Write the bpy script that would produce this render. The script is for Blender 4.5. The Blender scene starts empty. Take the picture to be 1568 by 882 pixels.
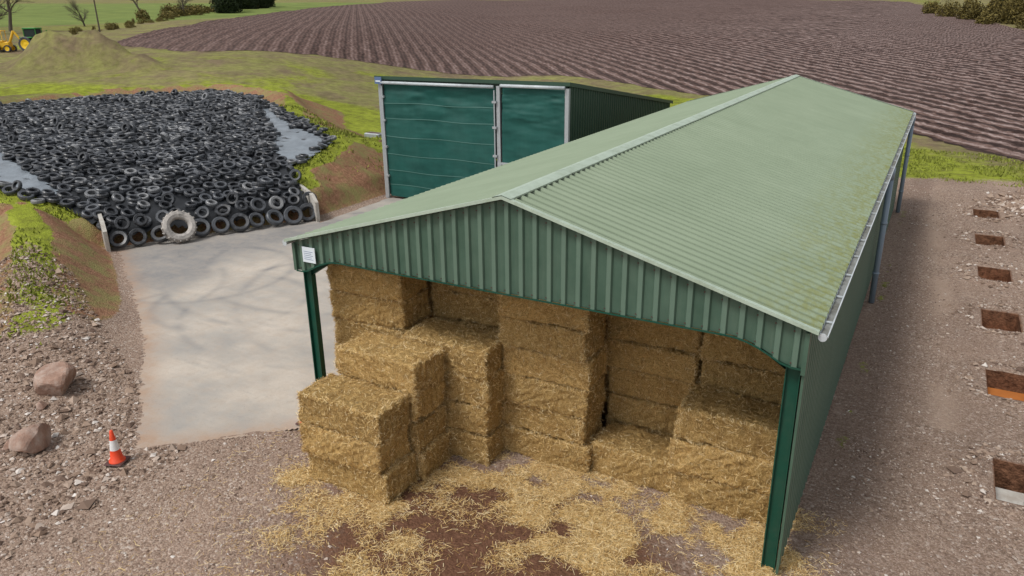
import bpy, bmesh, math, numpy as np, random
from mathutils import Vector, Matrix
rng=np.random.default_rng(7); random.seed(7)
scene=bpy.context.scene

# ------------------------------------------------------------------ noise
_tab=rng.random((256,256))
def vnoise(x,y):
    xi=np.floor(x).astype(int); yi=np.floor(y).astype(int)
    fx=x-xi; fy=y-yi; fx=fx*fx*(3-2*fx); fy=fy*fy*(3-2*fy)
    a=_tab[xi&255,yi&255]; b=_tab[(xi+1)&255,yi&255]; c=_tab[xi&255,(yi+1)&255]; d=_tab[(xi+1)&255,(yi+1)&255]
    return (a*(1-fx)+b*fx)*(1-fy)+(c*(1-fx)+d*fx)*fy
def fbm(x,y,o=4):
    s=0;a=.5;n=0
    for i in range(o):
        s=s+a*vnoise(x*2**i+17*i,y*2**i+31*i); n+=a; a*=.5
    return s/n-.5
def sm(a,b,x):
    t=np.clip((x-a)/(b-a),0,1); return t*t*(3-2*t)
def inpoly(x,y,P):
    r=np.zeros(np.shape(x),bool); n=len(P)
    for i in range(n):
        x0,y0=P[i][:2]; x1,y1=P[(i+1)%n][:2]
        if y0==y1: continue
        c=((y0>y)!=(y1>y))&(x<(x1-x0)*(y-y0)/(y1-y0)+x0)
        r^=c
    return r
def dseg(x,y,a,b):
    dx=b[0]-a[0];dy=b[1]-a[1]; t=np.clip(((x-a[0])*dx+(y-a[1])*dy)/(dx*dx+dy*dy),0,1)
    return np.hypot(x-a[0]-t*dx,y-a[1]-t*dy),t
def dpoly(x,y,P,closed=True):
    d=np.full(np.shape(x),1e9)
    for i in range(len(P) if closed else len(P)-1):
        d=np.minimum(d,dseg(x,y,P[i],P[(i+1)%len(P)])[0])
    return d

# ------------------------------------------------------------------ terrain
APRON=[(-3.4,-3.1),(-6.6,-.7),(-9.8,1.8),(-13.7,4.2),(-20.6,8.2),(-21.5,8.4),(-16.5,17.3),(-15.3,17.0),(-15.6,23.75),(0.0,23.75),(0.2,0.0),(-.2,-.1)]
CLAMP=[(-21.4,8.4),(-24.5,8.3),(-28.5,7.6),(-42,2),(-56,6),(-54,20.6),(-52.5,29),(-47.4,37.3),(-40.4,35.9),(-33,31.8),(-21.6,25.4),(-20.2,22),(-20,19.5),(-16.4,17.4)]
def clampS(x,y): return -(x+18.9)*.874+(y-12.9)*.486
def cz(s):
    return np.interp(s,[-1,0,.8,4,9,18,30,50],[0.0,.55,1.25,2.25,2.95,3.5,4.0,4.2])
BERM=[(-24,6,2.3),(-22,5.3,1.9),(-18.5,3.3,1.6),(-15.2,1.3,1.25),(-11.5,-.9,.65),(-9,-2.4,.15)]
FNEAR=[(45,24),(30,41.5),(20.1,53.5),(11.8,63.4),(-8.6,76),(-33.8,87),(-55.8,70.7),(-71,55.6),(-89,55.7)]
FFAR=[(120,190),(80,205),(60,212),(29,219),(-10,470),(-200,620),(-300,409),(-224.6,243),(-136.5,110)]
FIELD=FNEAR+FFAR[::-1]
PITS=[(16.55,5.15+5.85*i,17.75,7.05+5.85*i) for i in range(6)]
def base(x,y):
    dx=x-13.93; dy=y+13.36
    D=-dx*.489+dy*.872; L=dx*.872+dy*.489
    sp=lambda v,w: w*np.logaddexp(0,v/w)
    left=.11*(sp(D-38,3)-sp(D-108,10))+.028*sp(D-108,10)
    right=.055*(sp(D-62,4)-sp(D-118,10))+.036*sp(D-118,10)
    w=1-sm(-38,0,L)
    b=left*w+right*(1-w)
    px=np.maximum(np.maximum(-17-x,x-40),0); py=np.maximum(np.maximum(-40-y,y-40),0)
    return b*sm(0,6,np.hypot(px,py))
def T(x,y,full=True):
    x=np.asarray(x,float);y=np.asarray(y,float)
    z=base(x,y)
    z=z+fbm(x*.03,y*.03,3)*1.2*sm(60,200,np.hypot(x,y))
    s=clampS(x,y); near=(x<-8)&(x>-80)&(y<70)&(y>-30)
    d=np.where(near,dpoly(x,y,CLAMP),99.); ins=inpoly(x,y,CLAMP)
    back=sm(24,32,s)
    lip=.75*np.exp(-((d-2.6)/1.3)**2)*sm(16,26,s)
    zb=(cz(np.maximum(s,0))-.02-.42*np.maximum(0,d-1.3-3*back)-.06*np.minimum(d,1.3)+lip*(~ins))*sm(-.6,1.2,s)*(1-sm(-17.2,-15.9,x))
    z=np.maximum(z,zb)
    bz=np.zeros_like(z)
    for a,b in zip(BERM[:-1],BERM[1:]):
        dd,t=dseg(x,y,a,b); h=a[2]+(b[2]-a[2])*t
        bz=np.maximum(bz,h*(1-sm(.2,3.3,dd)))
    z=np.maximum(z,bz)
    for mx,my,r,h in [(-76,42,4.2,3.4),(-71,43.5,2.8,2.2),(-81.5,42,3,1.9),(-66.5,44,2.4,1.1),(-78,39,2.5,1.0),(-19.6,31,3,.8)]:
        z=z+h*np.exp(-(((x-mx)**2+(y-my)**2*1.3)/(r*r))**1.4)*(1+.9*fbm(x*.6,y*.6,3))
    rough=.05+.16*sm(.2,1.,z)*(np.hypot(x+20,y-10)<60)
    z=z+fbm(x*.6,y*.6,4)*rough*1.3+fbm(x*3,y*3,2)*.035
    if full:
        z=np.where(ins,cz(s)-.35,z)
        ap=inpoly(x,y,APRON); da=dpoly(x,y,APRON)
        lipz=.025+.07*fbm(x*2.3,y*2.3,3)+.05*fbm(x*9,y*9,2)-da*.22
        z=np.where(ap,np.where((da<.5)&(x<-.6)&(y<17)&(s<-.5),np.maximum(lipz,-.06),-.06),np.where(da<.5,np.minimum(z,.03+.12*da+.25*np.maximum(z,0)*da/.5+.01*fbm(x*5,y*5,2)),z))
        z=np.where((x>-15.7)&(x<-3.6)&(y>24)&(y<41),-.06,z)
        f=inpoly(x,y,FIELD)&(dpoly(x,y,FIELD)>2.5)
        z=np.where(f,z-.7,z)
        for (a,b,c,e) in PITS:
            z=np.where((x>a+.005)&(x<c-.005)&(y>b+.005)&(y<e-.005),-.95+.05*fbm(x*3,y*3,2),z)
            dr=np.hypot(np.maximum(np.maximum(a-x,x-c),0),np.maximum(np.maximum(b-y,y-e),0))
            z=z+np.where(dr>0,.10*np.exp(-(dr-.4)**2/.06)*(.3+vnoise(x*3,y*3)*1.2),0)
    return z
def straw_mask(x,y):
    m=np.zeros(np.shape(x))
    for bx,by,r,w in [(5.0,0,.9,.9),(6.3,.9,.8,1),(7.6,.9,.9,1),(9.2,1.0,1.0,1),(10.8,.9,1.1,1),(12,.6,.9,.8),(6.8,-.3,.8,.9),(8.8,-.3,1.0,.7),(10.6,-.7,1.1,.9),(2.8,-2.1,.8,1.1),(1.3,-2.1,.5,1.1),(4.3,-1.9,.6,1),(4.5,-.8,.5,.9),(11.6,-1.2,1.1,.7),(10.2,-1.9,1.3,.65),(2.6,-3.4,.8,.45),(5.,-2.7,1.1,.4),(12.,2,1,.6),(9.8,-3.0,1.6,.45),(4.5,-4.6,1.7,.3),(12.5,-1.2,.9,.7),(7.6,-1.5,.9,.4),(11.3,-2.6,1.1,.4)]:
        m=m+w*np.exp(-((x-bx)**2+(y-by)**2)/(r*r))
    n=.42+fbm(x*1.5,y*1.5,4)*3.2
    return np.clip(m*1.15,0,1.2)*np.clip(n+.12,0,1.3)

# ------------------------------------------------------------------ mesh utils
def link(o,parent=None):
    scene.collection.objects.link(o)
    if parent is not None: o.parent=parent
    return o
def empty(name,loc=(0,0,0)):
    o=bpy.data.objects.new(name,None); o.location=loc; link(o); return o
def mesh_np(name,V,F,mats,parent=None,smooth=False,attrs=None,mi=None):
    V=np.asarray(V,np.float32); F=np.asarray(F,np.int32); k=F.shape[1]
    me=bpy.data.meshes.new(name); me.vertices.add(len(V)); me.vertices.foreach_set("co",V.ravel())
    me.loops.add(F.size); me.loops.foreach_set("vertex_index",F.ravel())
    me.polygons.add(len(F)); me.polygons.foreach_set("loop_start",np.arange(0,F.size,k,dtype=np.int32))
    me.polygons.foreach_set("loop_total",np.full(len(F),k,np.int32))
    for m in (mats if isinstance(mats,list) else [mats]): me.materials.append(m)
    if mi is not None: me.polygons.foreach_set("material_index",np.asarray(mi,np.int32))
    sm_=np.asarray(smooth,bool) if not isinstance(smooth,bool) else np.full(len(F),smooth,bool)
    me.polygons.foreach_set("use_smooth",sm_)
    if attrs:
        for an,A in attrs.items():
            at=me.color_attributes.new(an,'FLOAT_COLOR','POINT')
            C=np.ones((len(V),4),np.float32); C[:,:3]=A; at.data.foreach_set("color",C.ravel())
    me.update(calc_edges=True); me.validate()
    o=bpy.data.objects.new(name,me); link(o,parent); return o
def grid_faces(nx,ny):
    i=np.arange((nx-1)*(ny-1)); a=(i//(ny-1))*ny+i%(ny-1)
    return np.stack([a,a+ny,a+ny+1,a+1],1)
class MB:
    def __init__(s): s.V=[];s.F=[];s.M=[]
    def add(s,V,F,m=0):
        o=len(s.V); s.V+=[tuple(v) for v in V]; s.F+=[tuple(i+o for i in f) for f in F]; s.M+=[m]*len(F)
    def box(s,lo,hi,m=0,mat=None,bev=0):
        x0,y0,z0=lo;x1,y1,z1=hi
        if bev>0:
            b=bev;V=[];
            for z,i in ((z0,b),(z0+b,0),(z1-b,0),(z1,b)):
                V+=[(x0+i+b,y0+i,z),(x1-i-b,y0+i,z),(x1-i,y0+i+b,z),(x1-i,y1-i-b,z),(x1-i-b,y1-i,z),(x0+i+b,y1-i,z),(x0+i,y1-i-b,z),(x0+i,y0+i+b,z)]
            F=[tuple(range(7,-1,-1)),tuple(range(24,32))]
            for k in range(3):
                for j in range(8): F.append((k*8+j,k*8+(j+1)%8,k*8+8+(j+1)%8,k*8+8+j))
        else:
            V=[(x0,y0,z0),(x1,y0,z0),(x1,y1,z0),(x0,y1,z0),(x0,y0,z1),(x1,y0,z1),(x1,y1,z1),(x0,y1,z1)]
            F=[(3,2,1,0),(4,5,6,7),(0,1,5,4),(1,2,6,5),(2,3,7,6),(3,0,4,7)]
        if mat is not None: V=[mat@Vector(v) for v in V]
        s.add(V,F,m)
    def tube(s,p0,p1,r0,r1=None,n=12,m=0,cap=True):
        r1=r0 if r1 is None else r1
        p0=Vector(p0);p1=Vector(p1);d=(p1-p0).normalized()
        a=d.orthogonal().normalized();b=d.cross(a)
        V=[];F=[]
        for p,r in((p0,r0),(p1,r1)):
            for i in range(n):
                t=2*math.pi*i/n; V.append(p+a*(math.cos(t)*r)+b*(math.sin(t)*r))
        for i in range(n): F.append((i,(i+1)%n,n+(i+1)%n,n+i))
        if cap: F+= [tuple(range(n-1,-1,-1)),tuple(range(n,2*n))]
        s.add(V,F,m)
    def rev(s,prof,n,mat=None,m=0,closed=False):
        V=[];F=[];k=len(prof)
        for i in range(n):
            t=2*math.pi*i/n
            for r,z in prof: V.append(Vector((r*math.cos(t),r*math.sin(t),z)))
        kk=k if closed else k-1
        for i in range(n):
            for j in range(kk):
                F.append((i*k+j,((i+1)%n)*k+j,((i+1)%n)*k+(j+1)%k,i*k+(j+1)%k))
        if mat is not None: V=[mat@v for v in V]
        s.add(V,F,m)
    def obj(s,name,mats,parent=None,smooth=False):
        me=bpy.data.meshes.new(name); me.from_pydata([tuple(v) for v in s.V],[],s.F)
        for m in (mats if isinstance(mats,list) else [mats]): me.materials.append(m)
        me.polygons.foreach_set("material_index",s.M)
        me.polygons.foreach_set("use_smooth",[smooth]*len(s.F)); me.update()
        o=bpy.data.objects.new(name,me); link(o,parent); return o

# ------------------------------------------------------------------ materials
class NT:
    def __init__(s,name):
        s.m=bpy.data.materials.new(name); s.m.use_nodes=True; s.t=s.m.node_tree; s.n=s.t.nodes
        s.b=s.n['Principled BSDF']; s.co=s.new('ShaderNodeTexCoord').outputs['Object']
    def new(s,t,**k):
        n=s.n.new(t)
        for a,b in k.items(): setattr(n,a,b)
        return n
    def lk(s,a,b): s.t.links.new(a,b)
    def mapg(s,scale=(1,1,1),rot=(0,0,0),src=None):
        n=s.new('ShaderNodeMapping'); n.inputs['Scale'].default_value=scale; n.inputs['Rotation'].default_value=rot
        s.lk(src or s.co,n.inputs['Vector']); return n.outputs[0]
    def noise(s,scale,det=4,rough=.55,src=None,dist=0):
        n=s.new('ShaderNodeTexNoise'); n.inputs['Scale'].default_value=scale; n.inputs['Detail'].default_value=det
        n.inputs['Roughness'].default_value=rough; n.inputs['Distortion'].default_value=dist
        s.lk(src or s.co,n.inputs['Vector']); return n.outputs[0]
    def voro(s,scale,out='Color',src=None,rnd=1.):
        n=s.new('ShaderNodeTexVoronoi'); n.inputs['Scale'].default_value=scale; n.inputs['Randomness'].default_value=rnd
        s.lk(src or s.co,n.inputs['Vector']); return n.outputs[out]
    def ramp(s,fac,stops,interp='LINEAR'):
        n=s.new('ShaderNodeValToRGB'); n.color_ramp.interpolation=interp; e=n.color_ramp.elements
        while len(e)<len(stops): e.new(.5)
        for i,(p,c) in enumerate(stops):
            e[i].position=p; e[i].color=(c,c,c,1) if isinstance(c,(int,float)) else tuple(c)+(1,)
        s.lk(fac,n.inputs[0]); return n.outputs[0]
    def mix(s,f,a,b,mode='MIX'):
        n=s.new('ShaderNodeMix',data_type='RGBA',blend_type=mode)
        for v,i in((f,0),(a,6),(b,7)):
            if isinstance(v,(int,float)): n.inputs[i].default_value=v if i==0 else (v,v,v,1)
            elif isinstance(v,tuple): n.inputs[i].default_value=v+(1,)
            else: s.lk(v,n.inputs[i])
        return n.outputs[2]
    def math(s,op,a,b=0.,c=0.,clamp=False):
        n=s.new('ShaderNodeMath',operation=op,use_clamp=clamp)
        for i,v in enumerate((a,b,c)):
            if isinstance(v,(int,float)): n.inputs[i].default_value=v
            else: s.lk(v,n.inputs[i])
        return n.outputs[0]
    def sep(s,c):
        n=s.new('ShaderNodeSeparateColor'); s.lk(c,n.inputs[0]); return n.outputs
    def attr(s,name):
        n=s.new('ShaderNodeAttribute',attribute_name=name); return n.outputs['Color']
    def island(s): return s.new('ShaderNodeNewGeometry').outputs['Random Per Island']
    def objrand(s): return s.new('ShaderNodeObjectInfo').outputs['Random']
    def fin(s,col=None,rough=.8,bump=None,bs=.3,bd=.02,metal=0,spec=.5):
        if col is not None:
            if isinstance(col,tuple): s.b.inputs['Base Color'].default_value=col+(1,)
            else: s.lk(col,s.b.inputs['Base Color'])
        if isinstance(rough,(int,float)): s.b.inputs['Roughness'].default_value=rough
        else: s.lk(rough,s.b.inputs['Roughness'])
        s.b.inputs['Metallic'].default_value=metal; s.b.inputs['Specular IOR Level'].default_value=spec
        if bump is not None:
            n=s.new('ShaderNodeBump'); n.inputs['Strength'].default_value=bs; n.inputs['Distance'].default_value=bd
            s.lk(bump,n.inputs['Height']); s.lk(n.outputs[0],s.b.inputs['Normal'])
        return s.m
def simple(name,col,rough=.6,var=.25,scale=3,bs=.15,metal=0,spec=.5,dirt=None,dirtamt=.5):
    t=NT(name); n=t.noise(scale,6,.6); n2=t.noise(scale*9,3,.6)
    f=t.math('MULTIPLY_ADD',n,2*var,1-var); f=t.math('MULTIPLY',f,t.math('MULTIPLY_ADD',n2,var,1-var/2))
    c=t.new('ShaderNodeVectorMath',operation='SCALE'); c.inputs[0].default_value=col; t.lk(f,c.inputs['Scale']); c=c.outputs[0]
    if dirt:
        d=t.ramp(t.noise(scale*.7,8,.7),[(.45,0.),(.75,dirtamt)]); c=t.mix(d,c,tuple(dirt))
    return t.fin(c,rough,n2,bs,.01,metal,spec)

# ground
g=NT("ground_mat")
s1=g.sep(g.attr("m1")); s2=g.sep(g.attr("m2"))
nz=g.noise(.9,8,.65); nz2=g.noise(6,6,.7)
def msk(src,lo=.35,hi=.6,amt=.9,n=None):
    v=g.math('ADD',src,g.math('MULTIPLY_ADD',n or nz2,amt,-amt/2)); return g.ramp(v,[(lo,0.),(hi,1.)])
stc=g.sep(g.voro(15,'Color'))[0]; std=g.voro(15,'Distance'); stc2=g.sep(g.voro(42,'Color'))[0]; std2=g.voro(42,'Distance')
grav=g.ramp(stc,[(0,(.13,.09,.068)),(.35,(.27,.19,.145)),(.7,(.39,.295,.23)),(.9,(.50,.41,.345)),(1,(.68,.62,.56))])
grav2=g.ramp(stc2,[(0,(.16,.108,.080)),(.6,(.31,.22,.168)),(1,(.52,.42,.355))])
gravc=g.mix(g.ramp(nz2,[(.42,0.),(.6,1.)]),grav,grav2)
gravc=g.mix(g.ramp(g.noise(.45,5,.6),[(.3,0.),(.7,.75)]),gravc,g.mix(.35,grav2,(.39,.27,.20)))
gravc=g.mix(g.math('MULTIPLY',s2[1],.7),gravc,g.mix(.5,gravc,(.15,.10,.082)),'MIX')
gravc=g.mix(g.ramp(s2[2],[(.2,0.),(.8,.6)]),gravc,(.42,.315,.245))
soilc=g.mix(g.ramp(nz2,[(.3,0.),(.7,1.)]),(.17,.082,.045),(.40,.225,.14))
soilc=g.mix(g.ramp(nz,[(.44,0.),(.62,.8)]),soilc,(.25,.24,.09))
grn=g.noise(1.1,9,.7); grf=g.noise(28,4,.7)
grassc=g.ramp(grn,[(.25,(.12,.115,.035)),(.42,(.20,.22,.032)),(.55,(.29,.34,.038)),(.75,(.37,.40,.07))])
grassc=g.mix(1.,grassc,g.ramp(grf,[(.25,.5),(.7,1.25)]),'MULTIPLY')
bign=g.noise(.045,6,.6)
dryg=g.mix(g.ramp(g.noise(.25,8,.7),[(.38,0.),(.62,1.)]),(.215,.165,.10),(.26,.26,.085))
dryg=g.mix(1.,dryg,g.ramp(grn,[(.3,.6),(.7,1.2)]),'MULTIPLY')
mudc=g.mix(g.ramp(nz2,[(.3,0.),(.75,1.)]),(.085,.040,.024),(.22,.115,.072))
stwc=g.mix(g.ramp(g.noise(40,4,.8),[(.3,0.),(.7,1.)]),(.26,.15,.05),(.62,.45,.18))
col=gravc
col=g.mix(msk(s2[0],.3,.7,.6),col,mudc)
col=g.mix(msk(s1[1],.35,.6),col,soilc)
col=g.mix(msk(s1[0],.4,.55,.8),col,grassc)
s3=g.sep(g.attr("m3"))
col=g.mix(msk(s3[0],.4,.65,.7,nz),col,dryg)
col=g.mix(msk(s3[1],.4,.6,.3,nz),col,g.ramp(g.noise(.12,6,.6),[(.3,(.13,.18,.05)),(.7,(.22,.27,.075))]))
col=g.mix(g.math('MULTIPLY',msk(s1[2],.3,.8,.7,g.noise(11,6,.8)),.7),col,stwc)
col=g.mix(1.,col,g.ramp(bign,[(.3,.82),(.7,1.12)]),'MULTIPLY')
col=g.mix(s3[2],col,g.mix(g.ramp(nz2,[(.35,0.),(.65,1.)]),(.075,.035,.02),(.24,.12,.07)))
hb=g.math('ADD',g.math('MULTIPLY',std,-.8),g.math('ADD',g.math('MULTIPLY',std2,-.35),g.math('MULTIPLY',nz2,.8)))
M_ground=g.fin(col,.95,hb,.8,.04,spec=.12)

t=NT("ploughed_soil")
mp=t.mapg((1,1,1),(0,0,math.radians(50)))   # furrows
def wave(sc,dist):
    w=t.new('ShaderNodeTexWave',wave_type='BANDS',bands_direction='Y'); w.inputs['Scale'].default_value=sc; w.inputs['Distortion'].default_value=dist; w.inputs['Detail'].default_value=5; w.inputs['Detail Scale'].default_value=.9; w.inputs['Detail Roughness'].default_value=.65
    t.lk(mp,w.inputs['Vector']); return w.outputs[1]
w=wave(.15,3.6); w2=wave(.5,6.)
cl=t.noise(.9,9,.8); cl2=t.noise(.03,6,.6); cl3=t.noise(3.,7,.85); cla=t.noise(1.4,7,.75,src=t.mapg((.22,1.1,1),(0,0,math.radians(50))))
clv=t.voro(1.7,'Distance')
sx=t.new('ShaderNodeSeparateXYZ'); t.lk(t.co,sx.inputs[0])
em=t.new('ShaderNodeMapRange'); em.inputs[1].default_value=-75; em.inputs[2].default_value=-5; em.inputs[3].default_value=.3; em.inputs[4].default_value=1.; t.lk(sx.outputs[0],em.inputs[0])
wv_=t.math('MULTIPLY',t.math('SUBTRACT',w,.5),em.outputs[0])
h=t.math('ADD',t.math('MULTIPLY',wv_,.30),t.math('ADD',t.math('MULTIPLY',w2,.10),t.math('MULTIPLY',cl3,.36)))
h2=t.math('ADD',h,t.math('ADD',t.math('MULTIPLY',cl,.30),t.math('MULTIPLY',cla,.26)))
h2=t.math('SUBTRACT',h2,t.math('MULTIPLY',clv,.06))
c=t.ramp(h2,[(.35,(.026,.013,.010)),(.45,(.080,.045,.036)),(.56,(.165,.105,.089)),(.70,(.36,.28,.26))])
c=t.mix(t.ramp(cl2,[(.38,0.),(.68,.4)]),c,t.mix(.5,c,(.19,.135,.12)))
M_field=t.fin(c,.8,h,1.,.18,spec=.22)

t=NT("concrete_apron")
a=t.noise(.35,8,.6); b=t.noise(2.2,8,.7,dist=.6); c3=t.noise(30,4,.7)
c=t.ramp(a,[(.3,(.34,.325,.305)),(.45,(.44,.405,.36)),(.58,(.53,.475,.41)),(.75,(.60,.535,.46))])
c=t.mix(t.ramp(t.noise(.9,8,.7,src=t.mapg((.35,1.6,1),(0,0,.5))),[(.36,.4),(.52,0.)]),c,(.34,.32,.30))
c=t.mix(t.ramp(b,[(.35,.35),(.55,0.)]),c,(.44,.35,.27))
at=t.sep(t.attr("ap"))
c=t.mix(t.math('MULTIPLY',at[0],t.ramp(b,[(.25,.4),(.6,.85)])),c,(.20,.20,.205))
c=t.mix(t.math('MULTIPLY',at[1],t.ramp(t.noise(1.4,8,.7),[(.3,.2),(.6,.9)])),c,(.40,.26,.175))
c=t.mix(t.ramp(t.noise(5,8,.8),[(.55,0.),(.72,.35)]),c,(.22,.19,.16))
c=t.mix(t.ramp(c3,[(.3,.15),(.5,0.)]),c,(.1,.09,.08))
vd=t.voro(22,'Distance'); vc=t.sep(t.voro(22,'Color'))[0]
c=t.mix(t.math('MULTIPLY',t.ramp(vd,[(.12,1.),(.2,0.)]),t.ramp(vc,[(.86,0.),(.9,.8)])),c,(.16,.12,.09))
M_apron=t.fin(c,t.ramp(a,[(.3,.4),(.6,.85)]),c3,.12,.01,spec=.35)

t=NT("roof_sheet")
a=t.noise(.5,8,.65); b=t.noise(.9,6,.7,src=t.mapg((.25,3.,1)))
c=t.ramp(a,[(.25,(.225,.282,.195)),(.5,(.250,.310,.217)),(.75,(.275,.335,.238))])
c=t.mix(t.ramp(b,[(.4,0.),(.75,.22)]),c,(.18,.23,.145))
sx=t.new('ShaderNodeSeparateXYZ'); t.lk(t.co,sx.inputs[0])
em=t.new('ShaderNodeMapRange'); em.inputs[1].default_value=11.0; em.inputs[2].default_value=12.7; t.lk(sx.outputs[0],em.inputs[0])
mo=t.math('MULTIPLY',em.outputs[0],t.ramp(t.noise(5,8,.75),[(.43,0.),(.60,.8)]))
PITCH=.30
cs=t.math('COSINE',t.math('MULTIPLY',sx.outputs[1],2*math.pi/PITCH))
c=t.mix(t.math('MULTIPLY',t.ramp(t.math('MULTIPLY_ADD',cs,.5,.5),[(.10,1.),(.5,0.)]),t.ramp(a,[(.3,.95),(.7,.8)])),c,(.075,.105,.062))  # dark valley lines: dirt tone that also paints in corrugation shade
c=t.mix(mo,c,(.19,.20,.05))
c=t.mix(t.ramp(t.noise(14,8,.8),[(.6,0.),(.78,.3)]),c,(.14,.17,.10))
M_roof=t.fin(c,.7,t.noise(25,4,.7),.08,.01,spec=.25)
M_flash=simple("ridge_flashing",(.42,.51,.42),.5,.14,4,dirt=(.22,.28,.18),dirtamt=.6)
t=NT("green_cladding")
a=t.noise(1.2,6,.6); b=t.noise(1.5,6,.7,src=t.mapg((3,3,.3)))
c=t.ramp(a,[(.3,(.045,.095,.066)),(.7,(.078,.142,.103))]); c=t.mix(t.ramp(b,[(.45,0.),(.8,.45)]),c,(.14,.19,.145))
rb=t.sep(t.attr("rib"))[0]; c=t.mix(t.math('MULTIPLY',rb,.4),c,(.19,.28,.22));  # ribs lighter than valleys: relief shading painted into colour, plus mild dust
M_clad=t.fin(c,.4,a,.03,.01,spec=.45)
M_cladd=simple("dark_green_cladding",(.030,.070,.045),.45,.2,2,bs=.02)
M_steel=simple("green_steel_paint",(.006,.065,.042),.45,.2,4,bs=.03,dirt=(.05,.09,.06),dirtamt=.4,spec=.35)
M_galv=simple("galvanised_steel",(.42,.45,.47),.42,.15,6,metal=.3)
M_gut=simple("grey_gutter_plastic",(.52,.57,.60),.4,.12,3,dirt=(.2,.2,.17),dirtamt=.5)
M_gutin=simple("gutter_sludge",(.24,.25,.24),.7,.5,2,dirt=(.07,.06,.03),dirtamt=.9)
M_pipe=simple("downpipe_plastic",(.22,.29,.36),.35,.1,3)
M_sign=simple("sign_board",(.72,.80,.86),.5,.06,10)
M_signt=simple("sign_print",(.10,.16,.30),.6,.1,10)
t=NT("windbreak_curtain")
a=t.noise(1.3,6,.6,src=t.mapg((.6,1,1.4))); wv=t.noise(60,2,.5)
c=t.ramp(a,[(.3,(.006,.062,.052)),(.7,(.014,.098,.083))]); c=t.mix(t.ramp(t.noise(.5,6,.7,src=t.mapg((1,1,.3))),[(.45,0.),(.8,.35)]),c,(.06,.15,.13))
M_curt=t.fin(c,.6,wv,.2,.004,spec=.3)
M_strap=simple("curtain_strap",(.07,.18,.155),.6,.1,5)
M_conc=simple("concrete",(.50,.48,.44),.85,.18,3,dirt=(.25,.19,.14),dirtamt=.7)
M_rock=simple("red_sandstone",(.33,.21,.16),.9,.5,3,bs=1.,dirt=(.48,.41,.36),dirtamt=.95,spec=.2)
t=NT("straw")
r=t.objrand(); 
cmb=t.new('ShaderNodeCombineXYZ'); t.lk(t.math('MULTIPLY',r,37.),cmb.inputs[0]); t.lk(t.math('MULTIPLY',r,91.),cmb.inputs[1])
ad=t.new('ShaderNodeVectorMath',operation='ADD'); t.lk(t.co,ad.inputs[0]); t.lk(cmb.outputs[0],ad.inputs[1]); v=ad.outputs[0]
f1=t.noise(8,7,.85,src=t.mapg((1,5,7),(.3,.2,.15),v),dist=1.5); f2=t.noise(9,7,.85,src=t.mapg((6,6,1),(.2,-.5,.3),v),dist=1.5); f3=t.noise(8,7,.85,src=t.mapg((1.2,6,6),(.5,.6,-.5),v),dist=1.2)
sel=t.ramp(t.noise(9,3,.6,src=v),[(.42,0.),(.58,1.)])
ff_=t.mix(sel,f1,t.mix(sel,f2,f3)); 
ff_=t.mix(t.ramp(t.noise(5,3,.6,src=v),[(.45,0.),(.55,1.)]),ff_,f2)
lw=t.noise(2.2,5,.6,src=v)
c=t.ramp(ff_,[(.37,(.085,.040,.012)),(.44,(.34,.19,.06)),(.51,(.66,.44,.17)),(.60,(.87,.66,.33)),(.72,(.95,.82,.55))])
c=t.mix(t.ramp(lw,[(.35,.5),(.6,0.)]),c,t.mix(.5,c,(.30,.155,.05)))
hs=t.new('ShaderNodeHueSaturation'); t.lk(c,hs.inputs['Color']); t.lk(t.math('MULTIPLY_ADD',r,.32,.84),hs.inputs['Value'])
M_straw=t.fin(hs.outputs[0],.9,ff_,1.,.07,spec=.1)
t=NT("loose_straw")
M_blade=t.fin(t.ramp(t.island(),[(0,(.30,.165,.05)),(.35,(.62,.41,.155)),(.75,(.86,.65,.32)),(1,(.95,.82,.53))]),.7,spec=.15)
t=NT("pebble")
M_peb=t.fin(t.ramp(t.island(),[(0,(.14,.095,.075)),(.4,(.28,.20,.15)),(.75,(.41,.315,.25)),(.93,(.55,.47,.41)),(1,(.70,.66,.62))]),.95,spec=.12)
t=NT("tyre_rubber")
r=t.island(); a=t.noise(4,5,.7)
c=t.ramp(r,[(0,(.010,.011,.013)),(.5,(.026,.029,.034)),(.85,(.07,.077,.088)),(1,(.26,.265,.27))])
c=t.mix(t.ramp(a,[(.42,0.),(.7,.6)]),c,(.15,.16,.18))
M_tyre=t.fin(c,.40,a,.1,.01,spec=.6)
M_gtyre=simple("weathered_tractor_tyre",(.46,.43,.40),.8,.4,4,dirt=(.08,.08,.08),dirtamt=.95)
M_sheet=simple("black_silage_sheet",(.014,.016,.019),.32,.3,3,bs=.3)
M_gsheet=simple("grey_silage_sheet",(.23,.265,.30),.35,.35,1.2,bs=.9,dirt=(.07,.08,.09),dirtamt=.7)
M_water=simple("rusty_water",(.50,.18,.05),.12,.2,2,bs=.02)
M_orange=simple("cone_orange",(.85,.07,.015),.5,.12,8,dirt=(.4,.12,.08),dirtamt=.4)
M_white=simple("cone_reflective_white",(.80,.80,.80),.4,.06,8)
M_blk=simple("black_rubber_base",(.09,.04,.035),.7,.2,8)
M_bark=simple("bark",(.11,.09,.07),.9,.3,3)
def leafmat(name,a,b):
    t=NT(name); return t.fin(t.ramp(t.island(),[(0,a),(1,b)]),.7,spec=.2)
M_leafd=leafmat("conifer_foliage",(.012,.022,.010),(.045,.065,.022))
M_leafb=leafmat("hedge_foliage",(.07,.058,.02),(.22,.175,.05))
M_grassb=leafmat("grass_blades",(.13,.15,.025),(.33,.37,.065))

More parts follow.
